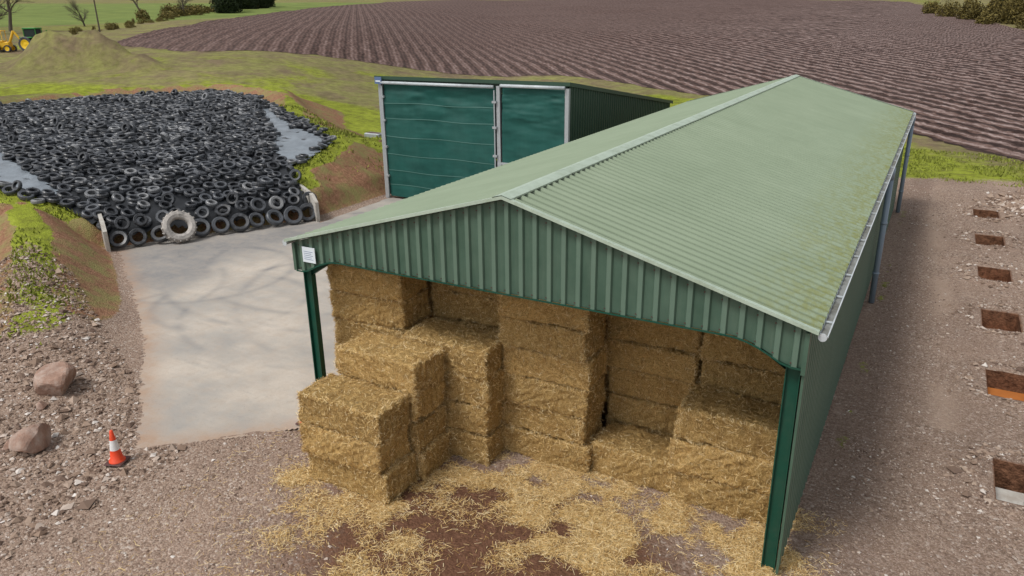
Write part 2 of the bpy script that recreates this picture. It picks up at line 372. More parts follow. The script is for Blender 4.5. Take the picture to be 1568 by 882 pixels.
# ------------------------------------------------------------------ ground
def axis(lo,hi,d=.17,g_=1.045,far=1700):
    a=list(np.arange(lo,hi,d)); s=d; x=a[-1]
    while x<far: s*=g_; x+=s; a.append(x)
    s=d; x=lo; b=[]
    while x>-far: s*=g_; x-=s; b.append(x)
    return np.array(b[::-1]+a)
def axis2(lo,hi,extra):
    a=axis(lo,hi); keep=np.ones(len(a),bool)
    for e in extra: keep&=np.abs(a-e)>.02
    return np.unique(np.concatenate([a[keep],extra]))
ex=[16.55,16.57,17.73,17.75]; ey=[]
for a_,b_,c_,e_ in PITS: ey+=[b_,b_+.02,e_-.02,e_]
xs=axis2(-26,20,ex); ys=axis2(-9,38,ey)
X,Y=np.meshgrid(xs,ys,indexing='ij'); Z=T(X,Y)
dist=np.hypot(X-13.9,Y+13.4)
Zs=T(X,Y,False)
farm=np.clip(sm(42,48,Y+fbm(X*.2,Y*.2,3)*6+np.where(X<5,10,0))+sm(.45,1.0,Zs)+sm(-15,-17,X)*sm(24,27,Y),0,1)
e=.25
sl=np.hypot((T(X+e,Y,False)-T(X-e,Y,False))/(2*e),(T(X,Y+e,False)-T(X,Y-e,False))/(2*e))
dcl=dpoly(X,Y,CLAMP); sS=clampS(X,Y)
nearbank=(X>-60)&(X<-7)&(Y<50)&(Y>-12)
leftside=sm(12,4,Y)*sm(-16,-21,X)
soil=np.where(nearbank,sm(.26,.42,sl+fbm(X*.35,Y*.35,3)*.40-.20*leftside)*sm(.02,.15,Zs),0)
soil=np.clip(soil+np.exp(-((dcl-1.1)/.8)**2)*sm(20,27,sS)*.95,0,1)
mound=np.exp(-(((X+75)/9)**2+((Y-42.)/5)**2)**2)
soil=np.clip(soil+mound*.6*sm(-.1,.15,fbm(X*.5,Y*.5,3)),0,1)
grass=farm*(1-soil*.9)
grass=np.where((Y<-.2-(X+10)*.45)&(X>-22)&(Y<4),grass*sm(-.05,.25,fbm(X*.4+9,Y*.4,3)),grass)
grass=np.clip(grass+np.where((X<-5)&(X>-14)&(Y<-4.5),sm(.0,.25,fbm(X*.5+3,Y*.5,3)),0),0,1)
verge=np.exp(-((X-13.1)/.35)**2)*(Y>3)*(Y<36)*.5
grass=np.clip(grass+verge*sm(-.1,.3,fbm(X*1.,Y*1.,3)),0,1)
straw=straw_mask(X,Y)
mud=np.exp(-(((X-7.0)/4.2)**2+((Y+1.7)/2.4)**2))*1.3+np.exp(-(((X-6)/5)**2+((Y+5)/2.5)**2))*.4
mud=np.clip(mud,0,1)
darkg=np.clip(np.exp(-((X-13.6)/.8)**2)*(Y>-2)*.9+.5*sm(-.1,.3,fbm(X*.25,Y*.25,3))+.4*np.exp(-((X-16)/.8)**2)*(Y<20),0,1)
tx_=X+fbm(Y*.08,X*0+3,3)*1.6
track=np.clip(np.exp(-((tx_-15.0)/.5)**2)*.8*(Y>8)+np.exp(-((tx_-18.6)/.7)**2)*.5*(Y>8),0,1)*sm(-.2,.2,fbm(X*.5,Y*.3,4)+.05)
dfl=dpoly(X,Y,FIELD)
dryt=sm(100,150,dist)*.55+sm(-.02,.2,fbm(X*.05,Y*.05,4))*sm(62,85,dist)*.75
dryt=np.clip(dryt+.8*np.exp(-(dfl/8)**2)*(X<-20)+.45*np.exp(-(dfl/3)**2)+.35*(X>5)*(Y>40)+mound*.2,0,1)*(farm>.5)
past=sm(-150,-175,X)*(1-sm(300,420,Y))
inpit=np.zeros_like(X)
for a,b,c_,e_ in PITS: inpit=np.maximum(inpit,((X>=a)&(X<=c_)&(Y>=b)&(Y<=e_))*1.)
m1=np.stack([grass,soil,straw],-1).reshape(-1,3); m2=np.stack([mud,darkg,track],-1).reshape(-1,3); m3=np.stack([dryt,past,inpit],-1).reshape(-1,3)
V=np.stack([X,Y,Z],-1).reshape(-1,3); GF=grid_faces(len(xs),len(ys))
zf=V[GF,2]; flat=(zf.max(1)-zf.min(1)>.5)&(V[GF,0].min(1)>16)&(V[GF,0].max(1)<18.5)
tchp=inpit.reshape(-1)[GF].max(1)>0
ground=mesh_np("ground",V,GF,M_ground,smooth=~(flat|tchp),attrs={"m1":m1,"m2":m2,"m3":m3})

def resample(P,n):
    P=np.array(P,float); L=np.arange(len(P)); t=np.linspace(0,L[-1],n)
    return np.stack([np.interp(t,L,P[:,0]),np.interp(t,L,P[:,1])],1)
nu,nv=520,320
A=resample(FNEAR,nu);B=resample(FFAR,nu); A=A+np.stack([fbm(A[:,0]*.5,A[:,1]*.5,3),fbm(A[:,0]*.5+50,A[:,1]*.5,3)],1)*2.2
tt=np.linspace(0,1,nv)**2.2
PX=A[:,None,0]*(1-tt)+B[:,None,0]*tt; PY=A[:,None,1]*(1-tt)+B[:,None,1]*tt
edge=np.minimum(1,tt*60)[None,:]
PZ=T(PX,PY,False)+.03+.16*edge+fbm(PX*1.2,PY*1.2,3)*.35*edge
mesh_np("ploughed_field",np.stack([PX,PY,PZ],-1).reshape(-1,3),grid_faces(nu,nv),M_field,smooth=True)

def cell_sheet(name,P,step,zf,mat,attrf=None,parent=None,smooth=True):
    P_=np.array(P); x=np.arange(P_[:,0].min()-step,P_[:,0].max()+step*2,step); y=np.arange(P_[:,1].min()-step,P_[:,1].max()+step*2,step)
    X,Y=np.meshgrid(x,y,indexing='ij'); F=grid_faces(len(x),len(y))
    cx=X.reshape(-1)[F].mean(1); cy=Y.reshape(-1)[F].mean(1); F=F[inpoly(cx,cy,P)]
    V=np.stack([X,Y,zf(X,Y)],-1).reshape(-1,3)
    u,inv=np.unique(F,return_inverse=True); at={k:v.reshape(-1,3)[u] for k,v in (attrf(X,Y) if attrf else {}).items()}
    return mesh_np(name,V[u],inv.reshape(F.shape),mat,smooth=smooth,attrs=at,parent=parent)
def apat(X,Y):
    s=clampS(X,Y)
    dark=np.exp(-((s+2.5)/2.8)**2)*.9+.75*np.exp(-((s+6.5)/1.8)**2)*sm(-.15,.15,fbm(X*.4,Y*.4,3))
    for cx,cy,r in ((-9,13,7.2),(-9,13,8.8),(-16.5,5.5,3.2),(-15.8,4.6,4.6),(-6,8,6.),(-14,8,2.6),(-14,8,3.9),(-10,6,3.),(-3,12,9)):
        rr_=np.hypot(X-cx,Y-cy); dark=dark+.5*np.exp(-((rr_-r)/.18)**2)*sm(-.15,.15,fbm(X*.5+r,Y*.5,3))
    red=np.exp(-(dpoly(X,Y,APRON[:5],False)/.6)**2)*.9+.9*np.exp(-(dseg(X,Y,(-3.4,-3.1),(-.2,-.1))[0]/.55)**2)
    return {"ap":np.stack([np.clip(dark,0,1),np.clip(red,0,1),X*0],-1)}
cell_sheet("concrete_apron",APRON,.10,lambda X,Y:.008+0*X,M_apron,apat)

# ------------------------------------------------------------------ silage clamp
cl_=empty("silage_clamp",(0,0,0))
CL2=CLAMP
def czn(X,Y):
    s=clampS(X,Y); return cz(s)+.04+fbm(X*.7,Y*.7,3)*.25*np.clip(s/3,0.1,1)
cell_sheet("silage_sheet",CL2,.25,czn,M_sheet,parent=cl_)
STR1=[(-37.5,34.6),(-36,33.2),(-31.5,28.9),(-25.5,24.3),(-24,22.2),(-20.2,19.6),(-19.9,21),(-21.4,25.2),(-26.5,26.9),(-31.9,30.4)]
STR2=[(-44,12.2),(-39.1,12.8),(-33,10.6),(-26,9.0),(-24.8,8.5),(-28.5,7.9),(-33,6.9),(-42,7.4)]
cell_sheet("exposed_sheet",STR1,.25,lambda X,Y:czn(X,Y)+.03+.14*fbm(X*1.5,Y*1.5,3),M_gsheet,parent=cl_)
cell_sheet("exposed_sheet",STR2,.25,lambda X,Y:czn(X,Y)+.03+.14*fbm(X*1.5,Y*1.5,3),M_gsheet,parent=cl_)
def tyre_mesh(n=18):
    prof=np.array([(.33,.055),(.295,.10),(.20,.085),(.20,-.085),(.295,-.10),(.33,-.055)]); k=6
    th=np.arange(n)*2*np.pi/n
    V=np.stack([np.outer(np.cos(th),prof[:,0]),np.outer(np.sin(th),prof[:,0]),np.tile(prof[:,1],(n,1))],-1).reshape(-1,3)
    F=[(i*k+j,((i+1)%n)*k+j,((i+1)%n)*k+(j+1)%k,i*k+(j+1)%k) for i in range(n) for j in range(k)]
    return V,np.array(F)
TV,TF=tyre_mesh()
pts=[]
xx=np.arange(-57,-15,.68); 
for i,a in enumerate(xx):
    for b in np.arange(0,40,.65): pts.append((a+rng.normal(0,.10),b+(i%2)*.33+rng.normal(0,.10)))
pts=np.array(pts); s_=clampS(pts[:,0],pts[:,1])
inn=inpoly(pts[:,0],pts[:,1],CL2)&(s_>.3); dd=dpoly(pts[:,0],pts[:,1],CL2)
ok=(inn&~inpoly(pts[:,0],pts[:,1],STR1)&~inpoly(pts[:,0],pts[:,1],STR2))|((dd<.4)&(s_>2)&(pts[:,0]<-19.5))
ok&=rng.random(len(pts))>.05
pts=pts[ok]; n=len(pts)
extra=pts[rng.random(n)<.07]+rng.normal(0,.2,(1,2)); pall=np.vstack([pts,extra]); lift=np.concatenate([np.zeros(n),np.full(len(extra),.17)])
N=len(pall)
tx=rng.normal(0,.15,N);ty=rng.normal(0,.15,N)
st=rng.random(N)<.03; tx[st]+=rng.choice([-1,1],st.sum())*1.2
s_=clampS(pall[:,0],pall[:,1]); slopeT=np.interp(s_,[0,4,9,18],[.45,.2,.07,.02])
z=czn(pall[:,0],pall[:,1])+.11+lift+rng.random(N)*.07+np.where(st,.2,0)
Rx=np.zeros((N,3,3));c_,s__=np.cos(tx),np.sin(tx);Rx[:,0,0]=1;Rx[:,1,1]=c_;Rx[:,1,2]=-s__;Rx[:,2,1]=s__;Rx[:,2,2]=c_
ty2=ty+slopeT*.87
Ry=np.zeros((N,3,3));c_,s__=np.cos(ty2),np.sin(ty2);Ry[:,1,1]=1;Ry[:,0,0]=c_;Ry[:,0,2]=s__;Ry[:,2,0]=-s__;Ry[:,2,2]=c_
sc=rng.uniform(.86,1.16,N)
W_=np.einsum('nij,njk,vk->nvi',Rx,Ry,TV)*sc[:,None,None]; W_[:,:,0]+=pall[:,0:1];W_[:,:,1]+=pall[:,1:2];W_[:,:,2]+=z[:,None]
FF=(TF[None]+np.arange(N)[:,None,None]*len(TV)).reshape(-1,4)
mesh_np("tyre_cover",W_.reshape(-1,3),FF,M_tyre,parent=cl_)
fd=Vector((.486,.874,0)); od=Vector((.874,-.486,0))
mb=MB()
def place_tyre(mb,along,out,z,scale,lean,m=0,n=26,prof=None,yaw=0):
    c=Vector((-21.4,8.4,0))+fd*along+od*out+Vector((0,0,z))
    nrm=(od*math.cos(lean)+Vector((0,0,1))*math.sin(lean)); nrm=Matrix.Rotation(yaw,3,'Z')@nrm
    q=nrm.to_track_quat('Z','Y').to_matrix().to_4x4()
    M=Matrix.Translation(c)@q@Matrix.Diagonal((scale,scale,scale,1))
    mb.rev(prof or [(.33,.055),(.295,.10),(.20,.085),(.19,0),(.20,-.085),(.295,-.10),(.33,-.055)],n,M,m,True)
a_=.45
while a_<10.2:
    if not 2.6<a_<3.9: place_tyre(mb,a_,.45+random.uniform(-.1,.15),.50,random.uniform(1.3,1.65),random.uniform(.35,.8),yaw=random.uniform(-.4,.4))
    if not 2.5<a_<4.0: place_tyre(mb,a_+.3,.0,1.15+random.uniform(-.08,.12),random.uniform(1.0,1.35),random.uniform(.5,1.1),yaw=random.uniform(-.5,.5))
    a_+=random.uniform(.84,1.08)
mb.obj("front_tyres",M_tyre,cl_)
mb=MB(); gp=[(.80,.16),(.76,.24),(.60,.27),(.47,.20),(.43,.12),(.43,-.12),(.47,-.20),(.60,-.27),(.76,-.24),(.80,-.16)]
place_tyre(mb,3.25,.75,.80,1.0,.55,n=48,prof=gp)
c=Vector((-21.4,8.4,0))+fd*3.25+od*.75+Vector((0,0,.80)); nrm=od*math.cos(.55)+Vector((0,0,1))*math.sin(.55); q=nrm.to_track_quat('Z','Y').to_matrix().to_4x4()
for i in range(36):
    M=Matrix.Translation(c)@q@Matrix.Rotation(i*math.tau/36,4,'Z')@Matrix.Rotation((.5 if i%2 else -.5),4,'X')
    mb.box((.78,-.03,.0 if i%2 else -.24),(.84,.03,.24 if i%2 else 0.),0,M)
mb.obj("tractor_tyre",M_gtyre,cl_)
mb=MB()
for al in (-.12,10.45):
    p=Vector((-21.4,8.4,0))+fd*al
    M=Matrix.Translation(p)@Matrix.Rotation(math.atan2(od.y,od.x),4,'Z')
    V=[(-3.5,-.09,0),(.9,-.09,0),(.9,-.09,1.1),(.3,-.09,1.45),(-3.5,-.09,1.75)]
    V=V+[(x,.09,zz) for x,_,zz in V]; V=[M@Vector(v) for v in V]
    mb.add(V,[(0,1,2,3,4),(9,8,7,6,5),(0,5,6,1),(1,6,7,2),(2,7,8,3),(3,8,9,4),(4,9,5,0)])
mb.obj("clamp_wall",M_conc,cl_)

# ------------------------------------------------------------------ barn
W,LB,H,RI=12.65,34.26,5.5,1.77
barn=empty("steel_barn")
def clad(org,d,nrm,L,zb,zt,pitch=.333,rib=.055,name="cladding",mat=None,parent=None):
    d=np.array(d,float);nrm=np.array(nrm,float); pr=[(0,0),(.50,0),(.58,1),(.86,1),(.94,0)]
    us=[];os=[]
    k=0
    while k*pitch<L:
        for a,b in pr:
            u=(k+a)*pitch
            if u<=L: us.append(u);os.append(b*rib)
        k+=1
    us.append(L);os.append(0); us=np.array(us);os=np.array(os)
    P=np.array(org)[None]+us[:,None]*d[None]+os[:,None]*nrm[None]
    b=np.array([zb(u) for u in us]);t_=np.array([zt(u) for u in us])
    V=np.zeros((len(us),2,3)); V[:,:,:2]=P[:,None,:2]; V[:,0,2]=b;V[:,1,2]=t_
    ra=np.repeat((os/rib)[:,None,None],2,1); ra=np.repeat(ra,3,2).reshape(-1,3)
    return mesh_np(name,V.reshape(-1,3),grid_faces(len(us),2),mat or M_clad,parent=parent,attrs={"rib":ra})
def roofz(x): return H+RI*(1-abs(x-W/2)/(W/2))
def gz(u):
    x=u+.12; e_=min(x,W-x)
    return 4.72 if e_<.45 else (4.72+.4*math.sin(min(1,(e_-.45)/1.1)*math.pi/2))
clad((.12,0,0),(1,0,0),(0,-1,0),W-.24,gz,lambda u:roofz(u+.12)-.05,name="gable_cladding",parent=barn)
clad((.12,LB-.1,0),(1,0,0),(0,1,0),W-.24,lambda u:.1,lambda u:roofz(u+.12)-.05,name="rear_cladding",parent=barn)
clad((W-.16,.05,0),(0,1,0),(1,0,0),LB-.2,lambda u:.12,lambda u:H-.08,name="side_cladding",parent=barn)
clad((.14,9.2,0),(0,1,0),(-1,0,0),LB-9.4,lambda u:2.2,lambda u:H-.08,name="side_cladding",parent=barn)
mb=MB()
us=np.linspace(.12,W-.12,60)
for a,b in zip(us[:-1],us[1:]):
    za,zb2=gz(a-.12),gz(b-.12)
    mb.add([(a,-.062,za-.03),(b,-.062,zb2-.03),(b,-.062,zb2+.012),(a,-.062,za+.012),(a,.02,za-.03),(b,.02,zb2-.03)],[(0,1,2,3),(4,5,1,0)])
mb.obj("gable_trim",M_steel,barn)
mb=MB()
mb.box((W-.17,-.07,4.6),(W-.09,.06,H-.06),0); mb.box((.06,-.07,4.72),(.15,.06,H-.06),0)
mb.box((W-.15,.0,.1),(W-.10,.1,4.6),0)
mb.obj("corner_trim",M_clad,barn)
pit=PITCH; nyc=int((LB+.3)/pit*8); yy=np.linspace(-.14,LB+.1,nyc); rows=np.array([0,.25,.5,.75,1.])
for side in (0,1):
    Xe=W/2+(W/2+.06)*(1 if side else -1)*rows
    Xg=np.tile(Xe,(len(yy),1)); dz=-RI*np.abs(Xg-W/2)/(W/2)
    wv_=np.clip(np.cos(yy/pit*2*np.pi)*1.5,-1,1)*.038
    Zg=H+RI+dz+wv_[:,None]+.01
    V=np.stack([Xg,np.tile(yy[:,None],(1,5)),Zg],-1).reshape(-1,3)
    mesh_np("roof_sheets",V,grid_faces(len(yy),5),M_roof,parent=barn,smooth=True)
mb=MB(); sl_=RI/(W/2)
ys_=np.arange(-.2,LB+.15,3.0)
for k,y0 in enumerate(ys_):
    y1=min(y0+3.03,LB+.15); o_=.004*(k%2)
    for sg in (-1,1):
        V=[(W/2,y0,H+RI+.075+o_),(W/2,y1,H+RI+.075+o_),(W/2+sg*.22,y1,H+RI+.075-.22*sl_+o_),(W/2+sg*.22,y0,H+RI+.075-.22*sl_+o_),(W/2+sg*.22,y1,H+RI+.04-.22*sl_),(W/2+sg*.22,y0,H+RI+.04-.22*sl_)]
        mb.add(V,[(0,1,2,3),(3,2,4,5)])
for yf,dy in((-.2,.10),(LB+.15,-.10)):
    for sg in(-1,1):
        x0=W/2;x1=W/2+sg*(W/2+.06);z0=H+RI+.055;z1=H+.055
        V=[(x0,yf,z0),(x1,yf,z1),(x1,yf+dy,z1),(x0,yf+dy,z0),(x0,yf,z0-.07),(x1,yf,z1-.07)]
        mb.add(V,[(0,1,2,3),(0,4,5,1)])
mb.obj("ridge_and_verge_flashing",M_flash,barn)
mb=MB()
for k in range(37):
    x=.3+k*.333; z_=roofz(x)-.16
    mb.box((x-.012,-.075,z_-.012),(x+.012,-.062,z_+.012))
    z_=gz(x-.12)+.09; mb.box((x-.012,-.075,z_-.012),(x+.012,-.062,z_+.012))
mb.obj("fixings",M_blk,barn)
def halfpipe(mb,x,z,y0,y1,r,m=0,m2=1):
    n=8;V=[];ys=np.linspace(y0,y1,40)
    for y in ys:
        for i in range(n+1):
            t_=math.pi+math.pi*i/n; V.append((x+r*math.cos(t_),y,z+r*math.sin(t_)))
    F=[tuple(int(v) for v in f) for f in grid_faces(len(ys),n+1)]
    mb.add(V,F,m)
    mb.add([(x-r*.9,y0,z-.045),(x+r*.9,y0,z-.045),(x+r*.9,y1,z-.045),(x-r*.9,y1,z-.045)],[(0,1,2,3)],m2)
    mb.box((x+r-.004,y0,z-.012),(x+r+.018,y1,z+.012),m)
    for y in (y0,y1): mb.tube((x,y-.01,z-.02),(x,y+.01,z-.02),r*1.02,n=14,m=m)
    for y in np.arange(y0+.75,y1,1.5): mb.box((x-r-.005,y-.012,z-.01),(x+r+.02,y+.012,z+.014),m)
mb=MB(); halfpipe(mb,W+.12,H-.05,-.12,LB+.05,.075); halfpipe(mb,-.12,H-.05,-.12,LB+.05,.075)
mb.obj("gutters",[M_gut,M_gutin],barn)
mb=MB()
for y in (17.6,33.6):
    mb.tube((W+.12,y,H-.15),(W+.12,y,H-.6),.12,n=14); mb.tube((W+.12,y,H-.6),(W+.14,y,.02),.11,n=14)
    for zz in (1.2,3.2): mb.tube((W+.13,y,zz),(W+.13,y,zz+.08),.13,n=14)
mb.obj("downpipes",M_pipe,barn,True)
mb=MB()
def ibeam(mb,p,q,w=.18,h=.36,horiz=(0,1,0)):
    p=Vector(p);q=Vector(q);d=(q-p);L=d.length;d.normalize();b=Vector(horiz);a=b.cross(d).normalized()
    M=Matrix(((d.x,b.x,a.x,p.x),(d.y,b.y,a.y,p.y),(d.z,b.z,a.z,p.z),(0,0,0,1)))
    mb.box((0,-w/2,-h/2),(L,w/2,-h/2+.022),0,M); mb.box((0,-w/2,h/2-.022),(L,w/2,h/2),0,M); mb.box((0,-.008,-h/2+.022),(L,.008,h/2-.022),0,M)
for y in [.18]+[5.72*k for k in range(1,6)]+[LB-.35]:
    for sg in (-1,1):
        xp=W/2+sg*(W/2-.32)
        ibeam(mb,(xp,y,0),(xp,y,H-.25),.16,.27)
        mb.box((xp-.2,y-.14,-.02),(xp+.2,y+.14,.035),0)
        ibeam(mb,(xp,y,H-.34),(W/2,y,H+RI-.40),.15,.28)
        z0=H-.50;V=[(xp-sg*.13,y,z0-.42),(xp-sg*1.2,y,z0+.9*sl_),(xp-sg*.13,y,z0+.1)]
        V=[(a,b-.01,c) for a,b,c in V]+[(a,b+.01,c) for a,b,c in V]
        mb.add(V,[(0,1,2),(5,4,3),(0,3,4,1)])
        mb.add([(xp-sg*.13,y-.07,z0-.43),(xp-sg*.13,y+.07,z0-.43),(xp-sg*1.2,y+.07,z0-.01+.9*sl_),(xp-sg*1.2,y-.07,z0-.01+.9*sl_)],[(0,1,2,3)])
mb.obj("portal_frames",M_steel,barn)
mb=MB()
for sg in(-1,1):
    for k in range(1,6):
        x=W/2+sg*k*1.2; zz=H+RI-abs(x-W/2)*sl_-.16
        mb.box((x-.03,.02,zz-.09),(x+.03,LB-.2,zz+.07))
for zz in (.8,2.2,3.6,4.8): mb.box((W-.21,.3,zz-.08),(W-.17,LB-.2,zz+.08))
mb.obj("purlins",M_galv,barn)
mb=MB(); mb.box((.42,-.085,5.0),(.84,-.07,5.40),0); 
for k in range(5): mb.box((.47,-.089,5.08+k*.05),(.77-.05*(k%2),-.086,5.09+k*.05),1)
mb.obj("notice_board",[M_sign,M_signt],barn)

# ------------------------------------------------------------------ straw bales
def blades(P,Nn,n_,lmin,lmax,wd,lift=.6):
    d=rng.normal(size=(n_,3)); d-= (d*Nn).sum(1)[:,None]*Nn*(1-lift*rng.random(n_)[:,None]); d/=np.linalg.norm(d,axis=1)[:,None]
    sd=np.cross(d,Nn+rng.normal(0,.5,(n_,3))); sd/=np.linalg.norm(sd,axis=1)[:,None]+1e-9
    L=rng.uniform(lmin,lmax,n_)[:,None]; w=rng.uniform(.6,1.3,n_)[:,None]*wd/2
    a=P-d*L/2;b=P+d*L/2
    V=np.stack([a-sd*w,a+sd*w,b+sd*w,b-sd*w],1).reshape(-1,3)
    F=np.arange(4*n_).reshape(-1,4); return V,F
def bale_mesh(seed,bl=900,hh=.80):
    r=np.random.default_rng(seed); L,Wd,Hh=2.4,1.2,hh
    Vs=[];Fs=[];off=0; rad=.07
    dims=[(0,1,2),(0,2,1),(1,2,0)]
    size=np.array([L,Wd,Hh])/2; nn=[72,36,26]
    for a,b,c in dims:
        for sg in (-1,1):
            u=np.linspace(-1,1,nn[a]+1);v=np.linspace(-1,1,nn[b]+1); U,V_=np.meshgrid(u,v,indexing='ij')
            P=np.zeros(U.shape+(3,)); P[...,a]=U*size[a];P[...,b]=V_*size[b];P[...,c]=sg*size[c]
            F=grid_faces(*U.shape)
            if (sg<0)^( (a,b,c)==(0,2,1)): F=F[:,::-1]
            Vs.append(P.reshape(-1,3));Fs.append(F+off);off+=P.size//3
    V=np.vstack(Vs);F=np.vstack(Fs)
    inner=np.clip(V,-(size-rad),size-rad); dlt=V-inner; nl=np.linalg.norm(dlt,axis=1)[:,None]
    nr=dlt/np.maximum(nl,1e-6); V=inner+nr*rad
    o=seed*13.7
    n1=fbm(V[:,0]*1.6+V[:,2]*2+o,V[:,1]*1.8+V[:,2]*1.2+o,2); n2=fbm(V[:,0]*9+V[:,2]*7+o,V[:,1]*9-V[:,2]*8+o,3); n4=fbm(V[:,0]*26+V[:,2]*21+o,V[:,1]*26-V[:,2]*24+o,2)
    n3=vnoise(V[:,0]*9.+o,V[:,0]*0+o)
    V=V+nr*(n1*.11+n2*.07+n4*.045+(n3-.5)*.025)[:,None]
    for yk in (-.45,-.27,-.09,.09,.27,.45):
        gq=np.exp(-((V[:,1]-yk)/.02)**2)*(np.abs(nr[:,2])>.7); V[:,2]-=np.sign(V[:,2])*gq*.015
        gq=np.exp(-((V[:,1]-yk)/.03)**2)*(np.abs(nr[:,0])>.7); V[:,0]-=np.sign(V[:,0])*gq*.03
    V[:,2]+=Hh/2
    cenF=V[F].mean(1); sc_=np.sort(np.abs((cenF-[0,0,Hh/2])/size),1)[:,1]
    pr=1+3.*(sc_>.9); pr/=pr.sum()
    fi=r.choice(len(F),bl,p=pr); cen=cenF[fi]; e1=V[F[fi,1]]-V[F[fi,0]];e2=V[F[fi,3]]-V[F[fi,0]]; Nn=np.cross(e1,e2);Nn/=np.linalg.norm(Nn,axis=1)[:,None]+1e-9
    cc=cen-np.array([0,0,Hh/2]); Nn*=np.sign((Nn*cc).sum(1))[:,None]
    cen=cen+r.normal(0,.03,cen.shape)*(1-np.abs(Nn))
    bv,bf=blades(cen+Nn*.010,Nn,bl,.04,.17,.0075,.8)
    AV=np.vstack([V,bv]);AF=np.vstack([F,bf+len(V)]); mi=np.concatenate([np.zeros(len(F)),np.ones(len(bf))])
    sm_=np.concatenate([np.ones(len(F)),np.zeros(len(bf))]).astype(bool)
    o=mesh_np("straw_bale_mesh",AV,AF,[M_straw,M_blade],smooth=sm_,mi=mi); me=o.data; bpy.data.objects.remove(o); return me
BM=[bale_mesh(i+1,5000) for i in range(6)]
BL=[bale_mesh(11,60),bale_mesh(12,60)]
def bale(x,y,z,rot=0,lo=False,lh=.8,jx=.065):
    o=bpy.data.objects.new("straw_bale",random.choice(BL if lo else BM)); link(o)
    o.location=(x+random.uniform(-jx,jx),y+random.uniform(-jx,jx),z)
    o.rotation_euler=(random.uniform(-.018,.018),random.uniform(-.015,.015),rot+random.uniform(-.03,.03)+(math.pi if random.random()<.5 else 0))
    o.scale=(random.uniform(.97,1.02),1,lh/.8*.96)
def stack(x0,y0,n,lh=.8,z0=0,lo=False):
    for k in range(n): bale(x0+1.2,y0+.6,z0+k*lh,lo=lo,lh=lh)
stack(1.6,-1.9,3,.815)
stack(1.8,-.62,4,.79)
stack(2.9,.66,4,.81)
stack(.32,.85,6,.79)
stack(5.22,1.5,6,.775)
stack(2.75,2.2,6,.79)
stack(7.65,1.65,1,.86)
stack(7.45,3.15,6,.77)
stack(9.75,1.6,3,.82)
stack(9.95,3.0,6,.775)
for yk in (3.2,4.5,5.8,7.1,8.4,9.7,11,12.3,13.6,14.9):
    for k in range(6): 
        bale(1.55,yk,k*.79,lo=True)
        if yk>7: bale(11.1,yk,k*.79,lo=True)
for k in range(6):
    for xk in (3.95,6.4,8.85): 
        bale(xk,4.95,k*.79,lo=True); 
        if k==5:
            for yk in (6.2,7.4,8.7,9.9): bale(xk,yk,k*.79,lo=True)

cand=np.stack([rng.uniform(-1.,13.6,3600000),rng.uniform(-7,2.6,3600000)],1)
mval=straw_mask(cand[:,0],cand[:,1])+.02+.10*np.clip(fbm(cand[:,0]*.8,cand[:,1]*.8,3)+.1,0,1)
cand=cand[rng.random(len(cand))<np.clip(mval,0,1)**1.3*.13]; cand=cand[:180000]; n_=len(cand)
zz=T(cand[:,0],cand[:,1])+.008+rng.random(n_)*.05
bv,bf=blades(np.column_stack([cand,zz]),np.tile(np.array([[0,0,1.]]),(n_,1)),n_,.05,.20,.0065,.35)
mesh_np("loose_straw",bv,bf,M_blade)

# ------------------------------------------------------------------ pebbles
def pebbles(name,P,size):
    n=len(P); oc=np.array([(1,0,0),(-1,0,0),(0,1,0),(0,-1,0),(0,0,1),(0,0,-1)],float)
    of=np.array([(0,2,4),(2,1,4),(1,3,4),(3,0,4),(2,0,5),(1,2,5),(3,1,5),(0,3,5)])
    V=oc[None]*rng.uniform(.55,1.2,(n,6,1))*np.array([1,1,.6]); V=V+rng.normal(0,.15,(n,6,3))
    th=rng.random(n)*6.28; c,s=np.cos(th),np.sin(th)
    x=V[...,0]*c[:,None]-V[...,1]*s[:,None];y=V[...,0]*s[:,None]+V[...,1]*c[:,None]
    V=np.stack([x,y,V[...,2]],-1)*size[:,None,None]; z=T(P[:,0],P[:,1])+size*.2
    V[...,0]+=P[:,0:1];V[...,1]+=P[:,1:2];V[...,2]+=z[:,None]
    mesh_np(name,V.reshape(-1,3),(of[None]+np.arange(n)[:,None,None]*6).reshape(-1,3),M_peb)
def reg(n,x0,x1,y0,y1): return np.stack([rng.uniform(x0,x1,n),rng.uniform(y0,y1,n)],1)
P=np.vstack([reg(34000,-8,18,-9,1),reg(32000,12.9,20.5,-1,42),reg(9000,13,18,-4,8)])
sz=rng.lognormal(-3.95,.45,len(P))
mudp=np.clip(np.exp(-(((P[:,0]-7.2)/4.2)**2+((P[:,1]+1.6)/2.4)**2))*1.2,0,.93)
keep=~inpoly(P[:,0],P[:,1],APRON)&(rng.random(len(P))>mudp)&(rng.random(len(P))>straw_mask(P[:,0],P[:,1]))&(sm(-.25,.2,fbm(P[:,0]*.5,P[:,1]*.5,3))+.2>rng.random(len(P)))
def offpit(P):
    k=np.ones(len(P),bool)
    for a,b,c,e in PITS: k&=~((P[:,0]>a-.08)&(P[:,0]<c+.08)&(P[:,1]>b-.08)&(P[:,1]<e+.08))
    return k
keep&=offpit(P)
pebbles("gravel_stones",P[keep],sz[keep])
P=reg(22000,-20,-2,-8,3.5); P=P[(~inpoly(P[:,0],P[:,1],APRON))&(P[:,1]<.8-(P[:,0]+10)*.42)]; sz=rng.lognormal(-3.15,.5,len(P))
pebbles("rubble_stones",P,np.minimum(sz,.2))
Q=[]
for a,b,c,e_ in PITS:
    n=260; th=rng.random(n)*6.283; q=np.stack([(a+c)/2+np.cos(th)*(.95+rng.exponential(.25,n)),(b+e_)/2+np.sin(th)*(1.3+rng.exponential(.3,n))],1); Q.append(q)
